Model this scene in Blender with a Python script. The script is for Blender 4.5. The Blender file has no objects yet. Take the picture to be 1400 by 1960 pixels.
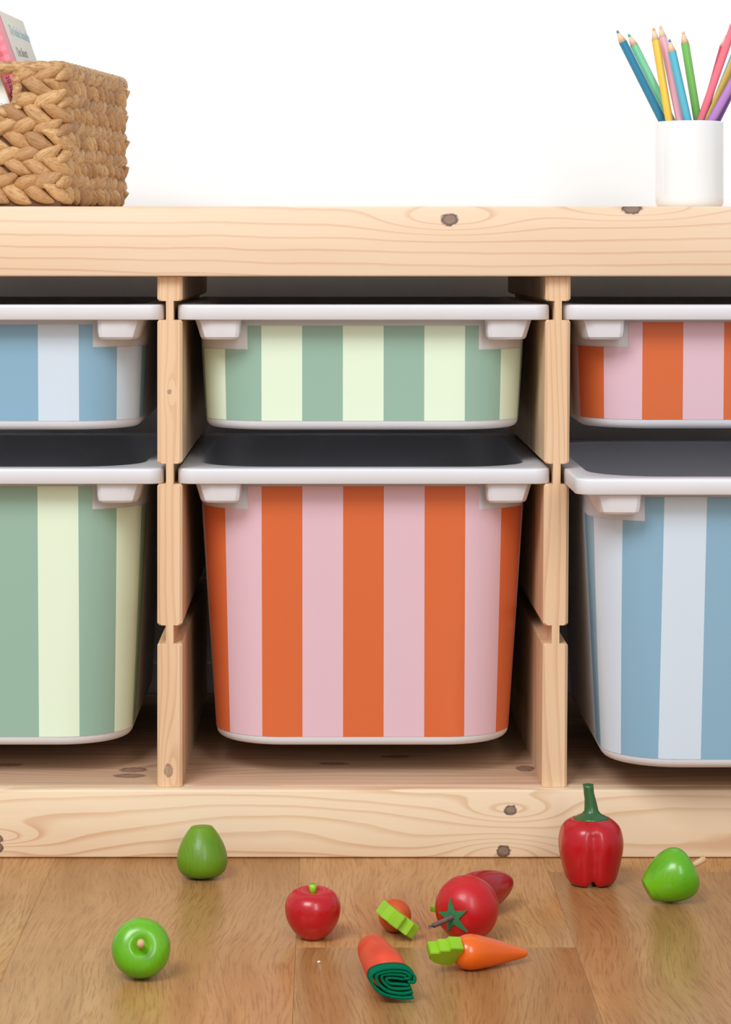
import bpy, bmesh, math, random
from mathutils import Vector, Matrix
random.seed(7)
PI = math.pi
scn = bpy.context.scene
COL = scn.collection

# ------------------------------------------------------------------ camera
FPX = 4901.0; CZ = 0.4815; FRONT = 2.055          # focal length in px, camera height, distance to the front plane
cd = bpy.data.cameras.new('camera'); cam = bpy.data.objects.new('camera', cd); COL.objects.link(cam)
cam.location = (0, -FRONT, CZ); cam.rotation_euler = (PI/2, 0, 0)
cd.sensor_fit = 'HORIZONTAL'; cd.sensor_width = 36; cd.lens = FPX/1400*36
cd.shift_x = 76/1400; cd.shift_y = -491/1400
cd.clip_start = .05
scn.camera = cam

def W(px, py, d):      # photo pixel + distance -> world point
    return Vector(((px-624)*d/FPX, d-FRONT, CZ-(py-489)*d/FPX))

# ------------------------------------------------------------------ world, lights, exposure
w = bpy.data.worlds.new('world'); scn.world = w; w.use_nodes = True
w.node_tree.nodes['Background'].inputs[0].default_value = (.94, .97, 1.0, 1)
w.node_tree.nodes['Background'].inputs[1].default_value = .52
def area(name, loc, target, sx, sy, power, col=(1, 1, 1)):
    l = bpy.data.lights.new(name, 'AREA'); l.shape = 'RECTANGLE'; l.size = sx; l.size_y = sy
    l.energy = power; l.color = col
    o = bpy.data.objects.new(name, l); COL.objects.link(o); o.location = loc
    o.rotation_euler = (Vector(target)-Vector(loc)).to_track_quat('-Z', 'Y').to_euler()
    return o
area('window_light', (-1.1, -2.3, 2.45), (0, .1, .3), 1.4, 1.2, 72, (.97, .985, 1))
area('window_light', (.75, -3.0, 1.7), (.1, .1, .35), .55, 2.0, 32, (.97, .985, 1))
scn.view_settings.view_transform = 'Standard'; scn.view_settings.look = 'None'
scn.view_settings.exposure = -0.09; scn.view_settings.gamma = 1.0; scn.view_settings.use_curve_mapping = False

# ------------------------------------------------------------------ material helpers
def lin(c):
    return tuple(((v/255)/12.92 if v/255 <= .04045 else ((v/255+.055)/1.055)**2.4) for v in c)
def c4(c): return lin(c)+(1,)
class NT:
    def __init__(s, name):
        s.m = bpy.data.materials.new(name); s.m.use_nodes = True; s.t = s.m.node_tree
        s.b = s.t.nodes['Principled BSDF']
    def node(s, typ, **kw):
        n = s.t.nodes.new(typ)
        for k, v in kw.items(): setattr(n, k, v)
        return n
    def put(s, sock, v):
        if isinstance(v, bpy.types.NodeSocket): s.t.links.new(v, sock)
        else: sock.default_value = v
    def M(s, op, a, b=None, c=None):
        n = s.node('ShaderNodeMath', operation=op); s.put(n.inputs[0], a)
        if b is not None: s.put(n.inputs[1], b)
        if c is not None: s.put(n.inputs[2], c)
        return n.outputs[0]
    def xyz(s, x, y, z):
        n = s.node('ShaderNodeCombineXYZ')
        for i, v in enumerate((x, y, z)): s.put(n.inputs[i], v)
        return n.outputs[0]
    def sep(s, v):
        n = s.node('ShaderNodeSeparateXYZ'); s.put(n.inputs[0], v); return n.outputs
    def noise(s, vec, scale=1., detail=2., rough=.5, dist=0.):
        n = s.node('ShaderNodeTexNoise'); s.put(n.inputs['Vector'], vec)
        n.inputs['Scale'].default_value = scale; n.inputs['Detail'].default_value = detail
        n.inputs['Roughness'].default_value = rough; n.inputs['Distortion'].default_value = dist
        return n.outputs[0]
    def smooth(s, v, a, b, lo=0., hi=1.):
        n = s.node('ShaderNodeMapRange', interpolation_type='SMOOTHSTEP'); s.put(n.inputs[0], v)
        for i, q in enumerate((a, b, lo, hi)): s.put(n.inputs[i+1], q)
        return n.outputs[0]
    def mix(s, f, a, b):
        n = s.node('ShaderNodeMix', data_type='RGBA'); s.put(n.inputs[0], f)
        s.put(n.inputs[6], a); s.put(n.inputs[7], b); return n.outputs[2]
    def coord(s, which='Object'): return s.node('ShaderNodeTexCoord').outputs[which]
    def rnd(s): return s.node('ShaderNodeObjectInfo').outputs['Random']
    def bump(s, h, strength=.3, dist=.001):
        n = s.node('ShaderNodeBump'); s.put(n.inputs['Height'], h)
        n.inputs['Strength'].default_value = strength; n.inputs['Distance'].default_value = dist
        s.t.links.new(n.outputs[0], s.b.inputs['Normal'])
    def out(s, col, rough=.5, spec=.5, coat=0., sss=0.):
        s.put(s.b.inputs['Base Color'], col); s.put(s.b.inputs['Roughness'], rough)
        s.b.inputs['Specular IOR Level'].default_value = spec
        s.b.inputs['Coat Weight'].default_value = coat; s.b.inputs['Coat Roughness'].default_value = .12
        if sss:
            s.b.inputs['Subsurface Weight'].default_value = sss
            s.b.inputs['Subsurface Radius'].default_value = (1, 1, 1); s.b.inputs['Subsurface Scale'].default_value = .004
        return s.m

def paint(name, c, rough=.4, var=.06, scale=60, spec=.5, coat=0., sss=0., bumps=0.):
    n = NT(name); v = n.noise(n.coord(), scale, 4)
    a = tuple(min(1, q*(1+var)) for q in lin(c))+(1,); b = tuple(q*(1-var) for q in lin(c))+(1,)
    if bumps: n.bump(n.noise(n.coord(), scale*6, 3), bumps, .0004)
    return n.out(n.mix(v, b, a), rough, spec, coat, sss)

def pine(name, along, across, F=75, amp=6, knots=(), c_light=(238, 208, 172), c_mid=(228, 192, 152), c_line=(205, 158, 116),
         seed=0., stretch=2.2, vary=9., lo=.5, kstr=.93):
    """field of growth rings; knots = (along, across, r_along, r_across, bend)"""
    n = NT(name); s = n.sep(n.coord()); ix = {'x': 0, 'y': 1, 'z': 2}
    A = s[ix[along]]; B = s[ix[across]]
    other = [k for k in 'xyz' if k not in (along, across)][0]; Cc = s[ix[other]]
    vec = n.xyz(n.M('MULTIPLY_ADD', A, stretch, seed), n.M('MULTIPLY', B, vary), n.M('MULTIPLY', Cc, vary))
    ns = n.noise(vec, 1., 1.2, .4)
    wig = n.noise(n.xyz(n.M('MULTIPLY_ADD', A, 18, seed), n.M('MULTIPLY', B, 30), n.M('MULTIPLY', Cc, 30)), 1., 2)
    f = n.M('ADD', n.M('MULTIPLY', B, F), n.M('ADD', n.M('MULTIPLY', ns, amp), n.M('MULTIPLY', wig, .35)))
    kmask = None; kn = n.noise(n.coord(), 350., 3)
    for (a, b, ra, rb, bend) in knots:
        da = n.M('SUBTRACT', A, a); db = n.M('SUBTRACT', B, b)
        e = n.M('ADD', n.M('POWER', n.M('ABSOLUTE', n.M('DIVIDE', da, ra*7)), 2.), n.M('POWER', n.M('ABSOLUTE', n.M('DIVIDE', db, rb*2.2)), 2.))
        f = n.M('ADD', f, n.M('MULTIPLY', n.M('EXPONENT', n.M('MULTIPLY', e, -1.)), bend))
        r = n.M('SQRT', n.M('ADD', n.M('POWER', n.M('ABSOLUTE', n.M('DIVIDE', da, ra)), 2.), n.M('POWER', n.M('ABSOLUTE', n.M('DIVIDE', db, rb)), 2.)))
        r = n.M('ADD', r, n.M('MULTIPLY', n.M('SUBTRACT', kn, .5), .7))
        k = n.smooth(r, .8, 1.15, 1., 0.)
        ring = n.smooth(n.M('ABSOLUTE', n.M('SUBTRACT', r, .85)), 0., .3, 1., .8)
        k = n.M('MULTIPLY', k, ring)
        kmask = k if kmask is None else n.M('MAXIMUM', kmask, k)
    t = n.M('FRACT', f)
    line = n.M('MULTIPLY', n.smooth(t, lo, .94), n.smooth(t, .93, 1., 1., 0.))
    fine = n.noise(n.xyz(n.M('MULTIPLY', A, 12), n.M('MULTIPLY', B, 700), n.M('MULTIPLY', Cc, 700)), 1., 3)
    broad = n.noise(n.xyz(n.M('MULTIPLY', A, 3), n.M('MULTIPLY', B, 28), n.M('MULTIPLY', Cc, 28)), 1., 2)
    col = n.mix(n.smooth(broad, .3, .7), c4(c_light), c4(c_mid))
    strength = n.M('MULTIPLY', line, n.smooth(broad, .2, .8, .35, .95))
    col = n.mix(strength, col, c4(c_line))
    col = n.mix(n.M('MULTIPLY', fine, .16), col, c4(c_line))
    if kmask is not None: col = n.mix(n.M('MULTIPLY', kmask, kstr), col, n.mix(n.smooth(kn, .35, .65), c4((62, 38, 40)), c4((98, 66, 60))))
    n.bump(n.M('ADD', n.M('MULTIPLY', line, .5), n.M('MULTIPLY', fine, .3)), .12, .0005)
    return n.out(col, .5, .35)

# ------------------------------------------------------------------ mesh helpers
def link(name, me, mat=None, parent=None, smooth=True, world=True):
    me.name = name
    o = bpy.data.objects.new(name, me); COL.objects.link(o)
    if mat is not None and len(me.materials) == 0: me.materials.append(mat)
    if smooth: me.polygons.foreach_set('use_smooth', [True]*len(me.polygons))
    if parent is not None:
        o.parent = parent
        if world: o.matrix_parent_inverse = Matrix.Translation(-parent_world(parent))
    return o
def parent_world(p):
    v = Vector(p.location)
    while p.parent is not None:
        p = p.parent; v = v+Vector(p.location)
    return v
def from_bm(bm):
    bmesh.ops.recalc_face_normals(bm, faces=bm.faces)
    me = bpy.data.meshes.new('m'); bm.to_mesh(me); bm.free(); return me
def sharpen(o, ang=35):
    me = o.data
    bm = bmesh.new(); bm.from_mesh(me)
    for e in bm.edges:
        if len(e.link_faces) == 2 and e.calc_face_angle(0) > math.radians(ang): e.smooth = False
    bm.to_mesh(me); bm.free()
def box_bm(lo, hi, bev=0., seg=2):
    bm = bmesh.new(); bmesh.ops.create_cube(bm, size=1)
    for v in bm.verts:
        v.co = Vector([(lo[i]+hi[i])/2+v.co[i]*(hi[i]-lo[i]) for i in range(3)])
    if bev: bmesh.ops.bevel(bm, geom=list(bm.edges), offset=bev, segments=seg, affect='EDGES', profile=.5)
    return bm
def box(name, lo, hi, mat, parent=None, bev=.001):
    o = link(name, from_bm(box_bm(lo, hi, bev)), mat, parent); sharpen(o, 50); return o
def catmull(pts, k=5):
    r = []; P = [pts[0]]+list(pts)+[pts[-1]]
    for i in range(1, len(P)-2):
        a, b, c, d = [Vector(q) for q in P[i-1:i+3]]
        for j in range(k):
            t = j/k
            r.append(.5*((2*b)+(c-a)*t+(2*a-5*b+4*c-d)*t*t+(3*b-a-3*c+d)*t**3))
    r.append(Vector(P[-2])); return r
def lathe(prof, seg=40, k=5, fn=None):
    """prof (r,z) pairs from bottom to top; fn(theta,r,z)->(r,z)"""
    pr = catmull([(p[0], p[1]) for p in prof], k) if k > 1 else [Vector(p) for p in prof]
    bm = bmesh.new(); rows = []
    for p in pr:
        r, z = max(p[0], 0), p[1]; row = []
        for i in range(seg):
            th = 2*PI*i/seg; rr, zz = fn(th, r, z) if fn else (r, z)
            row.append(bm.verts.new((rr*math.cos(th), rr*math.sin(th), zz)))
        rows.append(row)
    for a, b in zip(rows, rows[1:]):
        for i in range(seg): bm.faces.new((a[i], a[(i+1) % seg], b[(i+1) % seg], b[i]))
    bm.faces.new(rows[0][::-1]); bm.faces.new(rows[-1])
    bmesh.ops.remove_doubles(bm, verts=bm.verts, dist=1e-6)
    return from_bm(bm)
def loft(bm, rings, closed=True, cap0=False, cap1=False):
    V = [[bm.verts.new(p) for p in r] for r in rings]
    n = len(V[0])
    for a, b in zip(V, V[1:]):
        for i in range(n if closed else n-1):
            bm.faces.new((a[i], a[(i+1) % n], b[(i+1) % n], b[i]))
    if cap0: bm.faces.new(V[0][::-1])
    if cap1: bm.faces.new(V[-1])
    return V
def tube(bm, pts, rad, seg=8):
    pts = [Vector(p) for p in pts]; rings = []
    for i, p in enumerate(pts):
        t = (pts[min(i+1, len(pts)-1)]-pts[max(i-1, 0)]).normalized()
        u = t.cross(Vector((.13, .27, .95))).normalized(); v = t.cross(u)
        r = rad(i/(len(pts)-1)) if callable(rad) else rad
        rings.append([p+(u*math.cos(2*PI*j/seg)+v*math.sin(2*PI*j/seg))*r for j in range(seg)])
    loft(bm, rings, True, True, True)
def empty(name, loc=(0, 0, 0)):
    o = bpy.data.objects.new(name, None); COL.objects.link(o); o.location = loc; o.empty_display_size = .03; return o
def tag(o, label=None, cat=None, group=None, kind=None):
    if label: o['label'] = label
    if cat: o['category'] = cat
    if group: o['group'] = group
    if kind: o['kind'] = kind
    return o
def rrect(hw, y0, y1, R, n=8, cx=0.):
    """rounded rectangle loop, x in +-hw, y in y0..y1"""
    pts = []
    for (x, y, a0) in ((cx+hw-R, y1-R, 0), (cx-hw+R, y1-R, 90), (cx-hw+R, y0+R, 180), (cx+hw-R, y0+R, 270)):
        for i in range(n+1):
            a = math.radians(a0+90*i/n); pts.append((x+R*math.cos(a), y+R*math.sin(a)))
    return pts

# ================================================================== SETTING
# wall
n = NT('white_wall_paint'); v = n.noise(n.coord(), 90, 5, .6); v2 = n.noise(n.coord(), 3, 2)
n.bump(v, .10, .0006)
wall_m = n.out(n.mix(v2, c4((246, 249, 252)), c4((250, 252, 254))), .8, .2)
WALL = .452
wall = box('wall_back', (-1.6, WALL, -.02), (1.6, WALL+.1, 1.9), wall_m, bev=0); tag(wall, 'white painted wall behind the pine shelf', kind='structure')
bb = box('baseboard_back', (-1.6, WALL-.014, 0), (1.6, WALL, .085), paint('baseboard_white', (228, 228, 230), .4), bev=.002)
tag(bb, 'white baseboard behind the pine shelf', kind='structure')

# floor planks
def floor_mat():
    n = NT('oak_laminate'); s = n.sep(n.coord()); r = n.rnd(); off = n.M('MULTIPLY', r, 37.)
    X = s[0]; Y = s[1]
    warp = n.noise(n.xyz(n.M('MULTIPLY_ADD', X, 8, off), n.M('MULTIPLY', Y, 5), 0.), 1., .5)
    Xw = n.M('ADD', X, n.M('MULTIPLY', n.M('SUBTRACT', warp, .5), .045))
    band = n.noise(n.xyz(n.M('MULTIPLY_ADD', Xw, 55, off), n.M('MULTIPLY', Y, 5), 0.), 1., 3, .55)
    pore = n.noise(n.xyz(n.M('MULTIPLY_ADD', Xw, 560, off), n.M('MULTIPLY', Y, 26), 0.), 1., 3, .6)
    fleck = n.noise(n.xyz(n.M('MULTIPLY_ADD', Xw, 1000, off), n.M('MULTIPLY', Y, 70), 0.), 1., 2, .5)
    col = n.mix(n.smooth(band, .3, .7), c4((176, 126, 74)), c4((194, 146, 92)))
    col = n.mix(n.M('MULTIPLY', n.smooth(pore, .47, .66), .58), col, c4((142, 92, 50)))
    col = n.mix(n.M('MULTIPLY', n.smooth(fleck, .55, .72), .25), col, c4((130, 85, 48)))
    col = n.mix(n.M('MULTIPLY', r, .12), col, c4((208, 156, 96)))
    n.bump(n.M('SUBTRACT', 1., n.smooth(pore, .48, .66)), .22, .0004)
    return n.out(col, n.M('MULTIPLY_ADD', pore, .12, .23), .5)
fm = floor_mat()
sub = paint('underlay_dark', (70, 52, 38), .9)
floor = box('floor', (-1.6, -3.6, -.03), (1.6, WALL, -.009), sub, bev=0); tag(floor, 'light oak laminate floor of long boards', kind='structure')
PW = .195; edges = [-.021+PW*k for k in range(-7, 9)]
ends = {-1: [-.90, .12], 0: [-.273, -1.5], 1: [-.055, -1.28], 2: [-.7], -2: [-.36, -1.6], -3: [-1.0, -.02]}
for k in range(-7, 8):
    x0 = -.021+PW*k; x1 = x0+PW
    cuts = sorted([-3.6]+ends.get(k, [-.4-.37*((k*3) % 5)])+[-2.6+.2*(k % 4)]+[WALL])
    for a, b in zip(cuts, cuts[1:]):
        g = .00006
        p = box('plank', (x0+g, a+g, -.009), (x1-g, b-g, 0), fm, floor, bev=.00014)

# ================================================================== PINE SHELF UNIT
BX = .0306; HALF = .468                      # centre and half width
shelf = empty('pine_shelf', (BX, .2, 0))
tag(shelf, 'low light pine shelf unit with three bays holding striped bins', 'shelf')
T1 = .5207; T0 = CZ-40*2.045/FPX                # top rail
B1 = CZ-1023*2.045/FPX                           # bottom rail top
SH = B1+.0012                                    # bottom shelf surface
def kx(px, py, d=2.045): p = W(px, py, d); return p.x, p.z
k1 = kx(861, 420); k2 = kx(1210, 399)
m_top = pine('pine_top_rail', 'x', 'z', F=85, amp=5.0, seed=3.1, stretch=1.0, vary=9, lo=.72, c_light=(241, 218, 190), c_mid=(236, 208, 177), c_line=(216, 176, 144),
             knots=((k1[0], k1[1], .0072, .0052, 2.2), (k2[0], k2[1], .0085, .0045, 2.)))
q1 = kx(978, 1551); q2 = kx(964, 1629); q3 = kx(-3, 1606); q4 = kx(-4, 1622)
m_bot = pine('pine_bottom_rail', 'x', 'z', F=105, amp=12, seed=9.2, stretch=2.0, vary=13, lo=.58, c_light=(242, 221, 190), c_mid=(237, 211, 178), c_line=(212, 170, 128),
             knots=((q1[0], q1[1], .0052, .0042, 2.5), (q2[0], q2[1], .0058, .0050, -2.8), (q3[0], q3[1], .004, .0035, 2.5), (q4[0], q4[1], .0045, .004, -2)))
def rail(name, z0, z1, y0, y1, mat): return box(name, (BX-HALF, y0, z0), (BX+HALF, y1, z1), mat, shelf, .0016)
rail('top_rail', T0, T1, -.010, .012, m_top)
rail('bottom_rail', .0004, B1, -.010, .010, m_bot)
m_panel = pine('pine_panel_shade_darkened', 'x', 'y', F=70, amp=6, seed=5.5, vary=6, lo=.7, kstr=.7, c_light=(208, 174, 144), c_mid=(190, 155, 127), c_line=(164, 126, 100),  # pine darkened so the bottom shelf carries the shade under the bins
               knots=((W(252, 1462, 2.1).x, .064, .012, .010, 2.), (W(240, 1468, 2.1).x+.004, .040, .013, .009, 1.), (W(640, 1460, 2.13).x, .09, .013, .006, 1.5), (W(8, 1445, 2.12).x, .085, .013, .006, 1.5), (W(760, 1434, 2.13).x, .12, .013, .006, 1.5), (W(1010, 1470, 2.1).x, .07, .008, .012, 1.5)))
m_cover = pine('pine_top_panel', 'x', 'y', F=60, amp=6, seed=2.5, vary=6, lo=.65, c_light=(240, 216, 186), c_mid=(234, 205, 172), c_line=(214, 176, 142))
box('top_panel', (BX-HALF, .0125, T1-.018), (BX+HALF, .43, T1-.0001), m_cover, shelf, .001)
for sg in (-1, 1):
    xa, xb = sorted((BX+sg*HALF, BX+sg*(HALF-.020))); box('end_rail', (xa, .0125, T0), (xb, .4115, T1-.0185), m_cover, shelf, .001)
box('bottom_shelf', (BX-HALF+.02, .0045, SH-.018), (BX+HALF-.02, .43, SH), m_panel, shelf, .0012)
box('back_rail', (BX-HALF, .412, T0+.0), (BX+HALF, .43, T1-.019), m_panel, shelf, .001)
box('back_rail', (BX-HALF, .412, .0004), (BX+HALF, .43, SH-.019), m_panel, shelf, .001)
GR = ((.4297, .4450), (.2979, .3144), (.1700, .1846))
def divider(name, cx, lean, mat, z0, z1, hw=.01005, webw=.0030, sides=(1, 1)):
    """routed board: cross section seen from the front, grooves run through the whole depth"""
    def side(sg, grooved):
        pts = []
        c = .0016
        wb = webw if grooved else hw
        pts.append((sg*(hw), z1))
        for (g0, g1) in GR:
            pts += [(sg*hw, g1+c), (sg*(hw-c if grooved else hw), g1), (sg*wb, g1), (sg*wb, g0), (sg*(hw-c*.8 if grooved else hw), g0), (sg*hw, g0-c)]
        pts.append((sg*hw, z0)); return pts
    right = side(1, sides[1]); left = side(-1, sides[0])[::-1]
    prof = right+left
    bm = bmesh.new()
    zt = .45
    def fr(y, inset):
        r = []
        for (x, z) in prof:
            s = 1 if x > 0 else -1
            xx = x - s*inset if abs(x) > webw+.002 else x
            r.append((cx+xx+lean*(zt-z), y, z))
        return r
    V = [[bm.verts.new(p) for p in fr(y, i)] for (y, i) in ((0, .0021), (.0021, 0), (.43-.0021, 0), (.43, .0021))]
    nn = len(prof)
    for a, b in zip(V, V[1:]):
        for i in range(nn): bm.faces.new((a[i], a[(i+1) % nn], b[(i+1) % nn], b[i]))
    for q in (V[0], V[-1]):
        for i in range(nn//2-1): bm.faces.new((q[i], q[i+1], q[nn-2-i], q[nn-1-i]))
    return link(name, from_bm(bm), mat, shelf, smooth=False)
d1 = kx(325, 750, 2.055); d2 = kx(323, 1475, 2.055)
DL = (325-624)*2.055/FPX; DR = (1069-624)*2.055/FPX
cl, cm, cn = (236, 203, 166), (229, 193, 154), (212, 170, 130)
m_dl = pine('pine_divider_left', 'z', 'x', F=170, amp=4, seed=1.7, stretch=3, vary=30, kstr=.6, c_light=cl, c_mid=cm, c_line=cn,
            knots=((d1[1], d1[0], .0022, .0017, 1.), (d2[1], d2[0], .0055, .0036, 2.)))
d3 = kx(1066, 1010, 2.055)
m_dr = pine('pine_divider_right', 'z', 'x', F=170, amp=5, seed=6.3, stretch=3, vary=30, kstr=.6, c_light=cl, c_mid=cm, c_line=cn,
            knots=((d3[1], d3[0], .0001, .0001, 2.),))
divider('divider', DL, 0, m_dl, B1+.0002, T0-.0004)
divider('divider', DR, -.0075, m_dr, B1+.0002, T0-.0004)
divider('side_panel', BX-HALF+.0105, 0, m_dl, B1+.0002, T0-.0004, sides=(0, 1))
divider('side_panel', BX+HALF-.0105, 0, m_dr, B1+.0002, T0-.0004, sides=(1, 0))

# ================================================================== STORAGE BINS
def plastic():
    n = NT('milky_plastic'); v = n.noise(n.coord(), 25, 3)
    n.bump(n.noise(n.coord(), 900, 2), .05, .0002)
    return n.out(n.mix(v, c4((222, 223, 229)), c4((229, 230, 235))), .38, .5, sss=.25)
PL = plastic()
STR = .0331
def stripe_mat(name, ca, cb, slant=0., rough=.28):
    """ca = colour of the centre stripe"""
    n = NT(name); s = n.sep(n.coord('UV'))
    u = n.M('ADD', s[0], n.M('MULTIPLY', s[1], slant))
    t = n.M('FLOOR', n.M('ADD', n.M('DIVIDE', u, STR), 100.5))
    odd = n.M('MODULO', t, 2.)
    v = n.noise(n.coord(), 1500, 2)
    col = n.mix(odd, c4(ca), c4(cb))
    n.bump(v, .06, .0002)
    return n.out(col, rough, .45)
ORANGE, PINK = (220, 110, 62), (228, 193, 205)
GREEN, LIME = (152, 188, 171), (231, 249, 224)
BLUE, ICE = (138, 180, 205), (212, 228, 242)
def storage_bin(cx, yoff, H, ztop, mat, label, rimhw=.150, st_top=.016, st_bot=.0075, notch=.035, end=.190, back=.418):
    zb = ztop-H
    root = empty('storage_bin', (cx, yoff+.2, zb)); tag(root, label, 'storage bin', 'striped storage bins in the pine shelf')
    bfront, bback = .022, back-.022
    def dims(dz):                       # dz below the rim top
        k = .057*dz
        return .136-.063*dz, bfront+k, bback-k, .057-.03*k
    def ring(dz, inset=0., n=10):
        hw, y0, y1, R = dims(dz)
        return [(cx+x, yoff+y, ztop-dz) for (x, y) in rrect(hw-inset, y0+inset, y1-inset, max(R-inset, .002), n)]
    bm = bmesh.new()
    rings = []
    rr = .006
    for i in range(6):
        a = PI/2*i/5; rings.append([(p[0], p[1], p[2]) for p in ring(H-rr+rr*math.cos(a)+0, rr*(1-math.sin(a)))])
    rings = [ring(H, .02)]+rings
    for k in range(1, 5): rings.append(ring((H-rr)*(1-k/4)+.0012*(k/4)))
    for k in range(0, 5): rings.append(ring(.0012+(H-.010-.0012)*k/4, .0022))
    rings.append(ring(H-.0045, .006)); rings.append(ring(H-.0028, .012))
    loft(bm, rings, True, True, True)
    link('body', from_bm(bm), PL, root)
    # rim : flat flange plus a downturned skirt
    bm = bmesh.new(); n = 10
    def rr_(hw, y0, y1, R, z): return [(cx+x, yoff+y, z) for (x, y) in rrect(hw, y0, y1, R, n)]
    hw, y0, y1, R = dims(.001)
    S = .0122
    loft(bm, [rr_(hw-.002, y0+.002, y1-.002, R-.002, ztop-.003), rr_(hw-.002, y0+.002, y1-.002, R-.002, ztop-.0008), rr_(hw-.0012, y0+.0012, y1-.0012, R-.001, ztop-.0001),
              rr_(rimhw-.0016, .0016, back-.0016, .0115, ztop), rr_(rimhw-.0004, .0004, back-.0004, .0125, ztop-.0005), rr_(rimhw, 0, back, .013, ztop-.0018),
              rr_(rimhw, 0, back, .013, ztop-S+.0006), rr_(rimhw-.0006, .0006, back-.0006, .0125, ztop-S), rr_(rimhw-.002, .002, back-.002, .011, ztop-S), rr_(rimhw-.0026, .0026, back-.0026, .0105, ztop-S+.0008),
              rr_(rimhw-.0026, .0026, back-.0026, .0105, ztop-.003), rr_(hw-.002, y0+.002, y1-.002, R-.002, ztop-.003)])
    bmesh.ops.remove_doubles(bm, verts=bm.verts, dist=1e-6)
    o = link('rim', from_bm(bm), PL, root); sharpen(o, 60)
    # arclength position on the outline
    def pos(s, dz, off=.0003):
        hw, ya, yb, R = dims(dz); hw += off; ya -= off; R += off
        a = abs(s); sg = 1 if s >= 0 else -1; fl = hw-R
        if a < fl: x, y = a, ya
        elif a < fl+R*PI/2:
            t = (a-fl)/R; x, y = fl+R*math.sin(t), ya+R*(1-math.cos(t))
        else: x, y = hw, ya+R+(a-fl-R*PI/2)
        return Vector((cx+sg*x, yoff+y, ztop-dz))
    # corner lugs below the rim
    for sg in (-1, 1):
        bm = bmesh.new(); rings = []
        for (dz, xi, xo, yf) in ((.0031, .0985, .1375, .0046), (.011, .0985, .1365, .0046), (.016, .0988, .1348, .0052), (.022, .0990, .1330, .0060), (.0262, .0998, .1318, .0068), (.0280, .1015, .1305, .0085), (.0284, .104, .129, .012)):
            hw, ya, yb, R = dims(dz)
            f = [(xi, ya+.006), (xi, yf+.006), (xi+.0012, yf+.0018), (xi+.004, yf), (xo-.012, yf), (xo-.004, yf+.0025), (xo, yf+.010), (xo, .075)]
            bk = []
            for t in (1., .8, .6, .4, .2, 0.):
                s0 = .0955+(.158-.0955)*t; p = pos(s0, dz, -.0012); bk.append((p.x-cx, p.y-yoff))
            rings.append([(cx+sg*x, yoff+y, ztop-dz) for (x, y) in f+bk])
        loft(bm, rings, True, True, True)
        bmesh.ops.triangulate(bm, faces=[q for q in bm.faces if len(q.verts) > 4])
        o = link('grip_lug', from_bm(bm), PL, root); sharpen(o, 28)
    # sticker
    bm = bmesh.new(); uv = bm.loops.layers.uv.new('UVMap')
    N = 88; NS = .0942
    S_ = sorted(set([round(-end+2*end*i/N, 6) for i in range(N+1)]+[NS, -NS]))
    zt, zn, z0_ = st_top, notch, H-st_bot
    Z = [zt, zt+.0015, zn-.0015, zn]+[zn+(z0_-zn)*k/6 for k in range(1, 7)]
    grid = {}
    def vert(i, j):
        if (i, j) not in grid: grid[(i, j)] = bm.verts.new(pos(S_[i], Z[j]))
        return grid[(i, j)]
    for i in range(len(S_)-1):
        for j in range(len(Z)-1):
            mid = (S_[i]+S_[i+1])/2
            if j < 3 and abs(mid) > NS: continue
            ii = [(i, j), (i, j+1), (i+1, j+1), (i+1, j)]
            f = bm.faces.new([vert(*q) for q in ii])
            for l, q in zip(f.loops, ii): l[uv].uv = (S_[q[0]], H-Z[q[1]])
    me = from_bm(bm)
    link('striped_sticker', me, mat, root)
    return root
og = stripe_mat('sticker_orange_pink', ORANGE, PINK)
gl = stripe_mat('sticker_green_lime', LIME, GREEN)
bi = stripe_mat('sticker_blue_ice', ICE, BLUE)
bi2 = stripe_mat('sticker_blue_ice_slanted', ICE, BLUE, slant=-.016)
RU, RL = .4297+.0123, .2979+.0123
storage_bin(.0304, 0, .1025, RU, gl, 'shallow bin with sage green and pale lime stripes, in the middle bay', st_top=.0175, notch=.037)
storage_bin(.0306, 0, .229, RL, og, 'deep bin with orange and pink stripes, in the middle bay under the green striped one')
storage_bin(-.2835, 0, .1025, RU, bi, 'shallow bin with blue and ice white stripes, in the left bay near the basket', rimhw=.1530, st_top=.0165)
storage_bin(-.2838, 0, .229, RL, gl, 'deep bin with sage green and pale lime stripes, lower left', rimhw=.1530)
storage_bin(.3400, 0, .1015, RU, og, 'shallow bin with orange and pink stripes, in the right bay under the white mug', rimhw=.1490, st_top=.0145)
storage_bin(.3420, -.093, .229, RL, bi2, 'deep bin with blue and ice white stripes, pulled out of the right bay', rimhw=.1500)

# ================================================================== BASKET
BW, BD, BH = .200, .212, .1195
ang = math.radians(-10)
bcorner = W(123, 300, 2.092); bcorner.z = T1
# local frame: x to the right along the front, y into depth; front right corner at local (BW/2,-BD/2)
ex = Vector((math.cos(ang), math.sin(ang), 0)); ey = Vector((-math.sin(ang), math.cos(ang), 0))
bc = bcorner-ex*(BW/2)+ey*(BD/2)
basket = empty('wicker_basket', (bc.x, bc.y, T1+.0005)); basket.rotation_euler = (0, 0, ang)
tag(basket, 'woven water hyacinth basket holding picture books on the shelf top', 'basket')
n = NT('dried_hyacinth'); s = n.sep(n.coord()); r = n.rnd()
fib = n.noise(n.xyz(n.M('MULTIPLY_ADD', s[0], 60, n.M('MULTIPLY', r, 50)), n.M('MULTIPLY', s[1], 900), n.M('MULTIPLY', s[2], 900)), 1., 3, .6)
blot = n.noise(n.xyz(n.M('MULTIPLY_ADD', s[0], 90, n.M('MULTIPLY', r, 90)), n.M('MULTIPLY', s[1], 120), s[2]), 1., 2)
rr2 = n.M('FRACT', n.M('MULTIPLY', r, 7.31))
col = n.mix(r, c4((190, 144, 96)), c4((220, 178, 124)))
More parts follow.
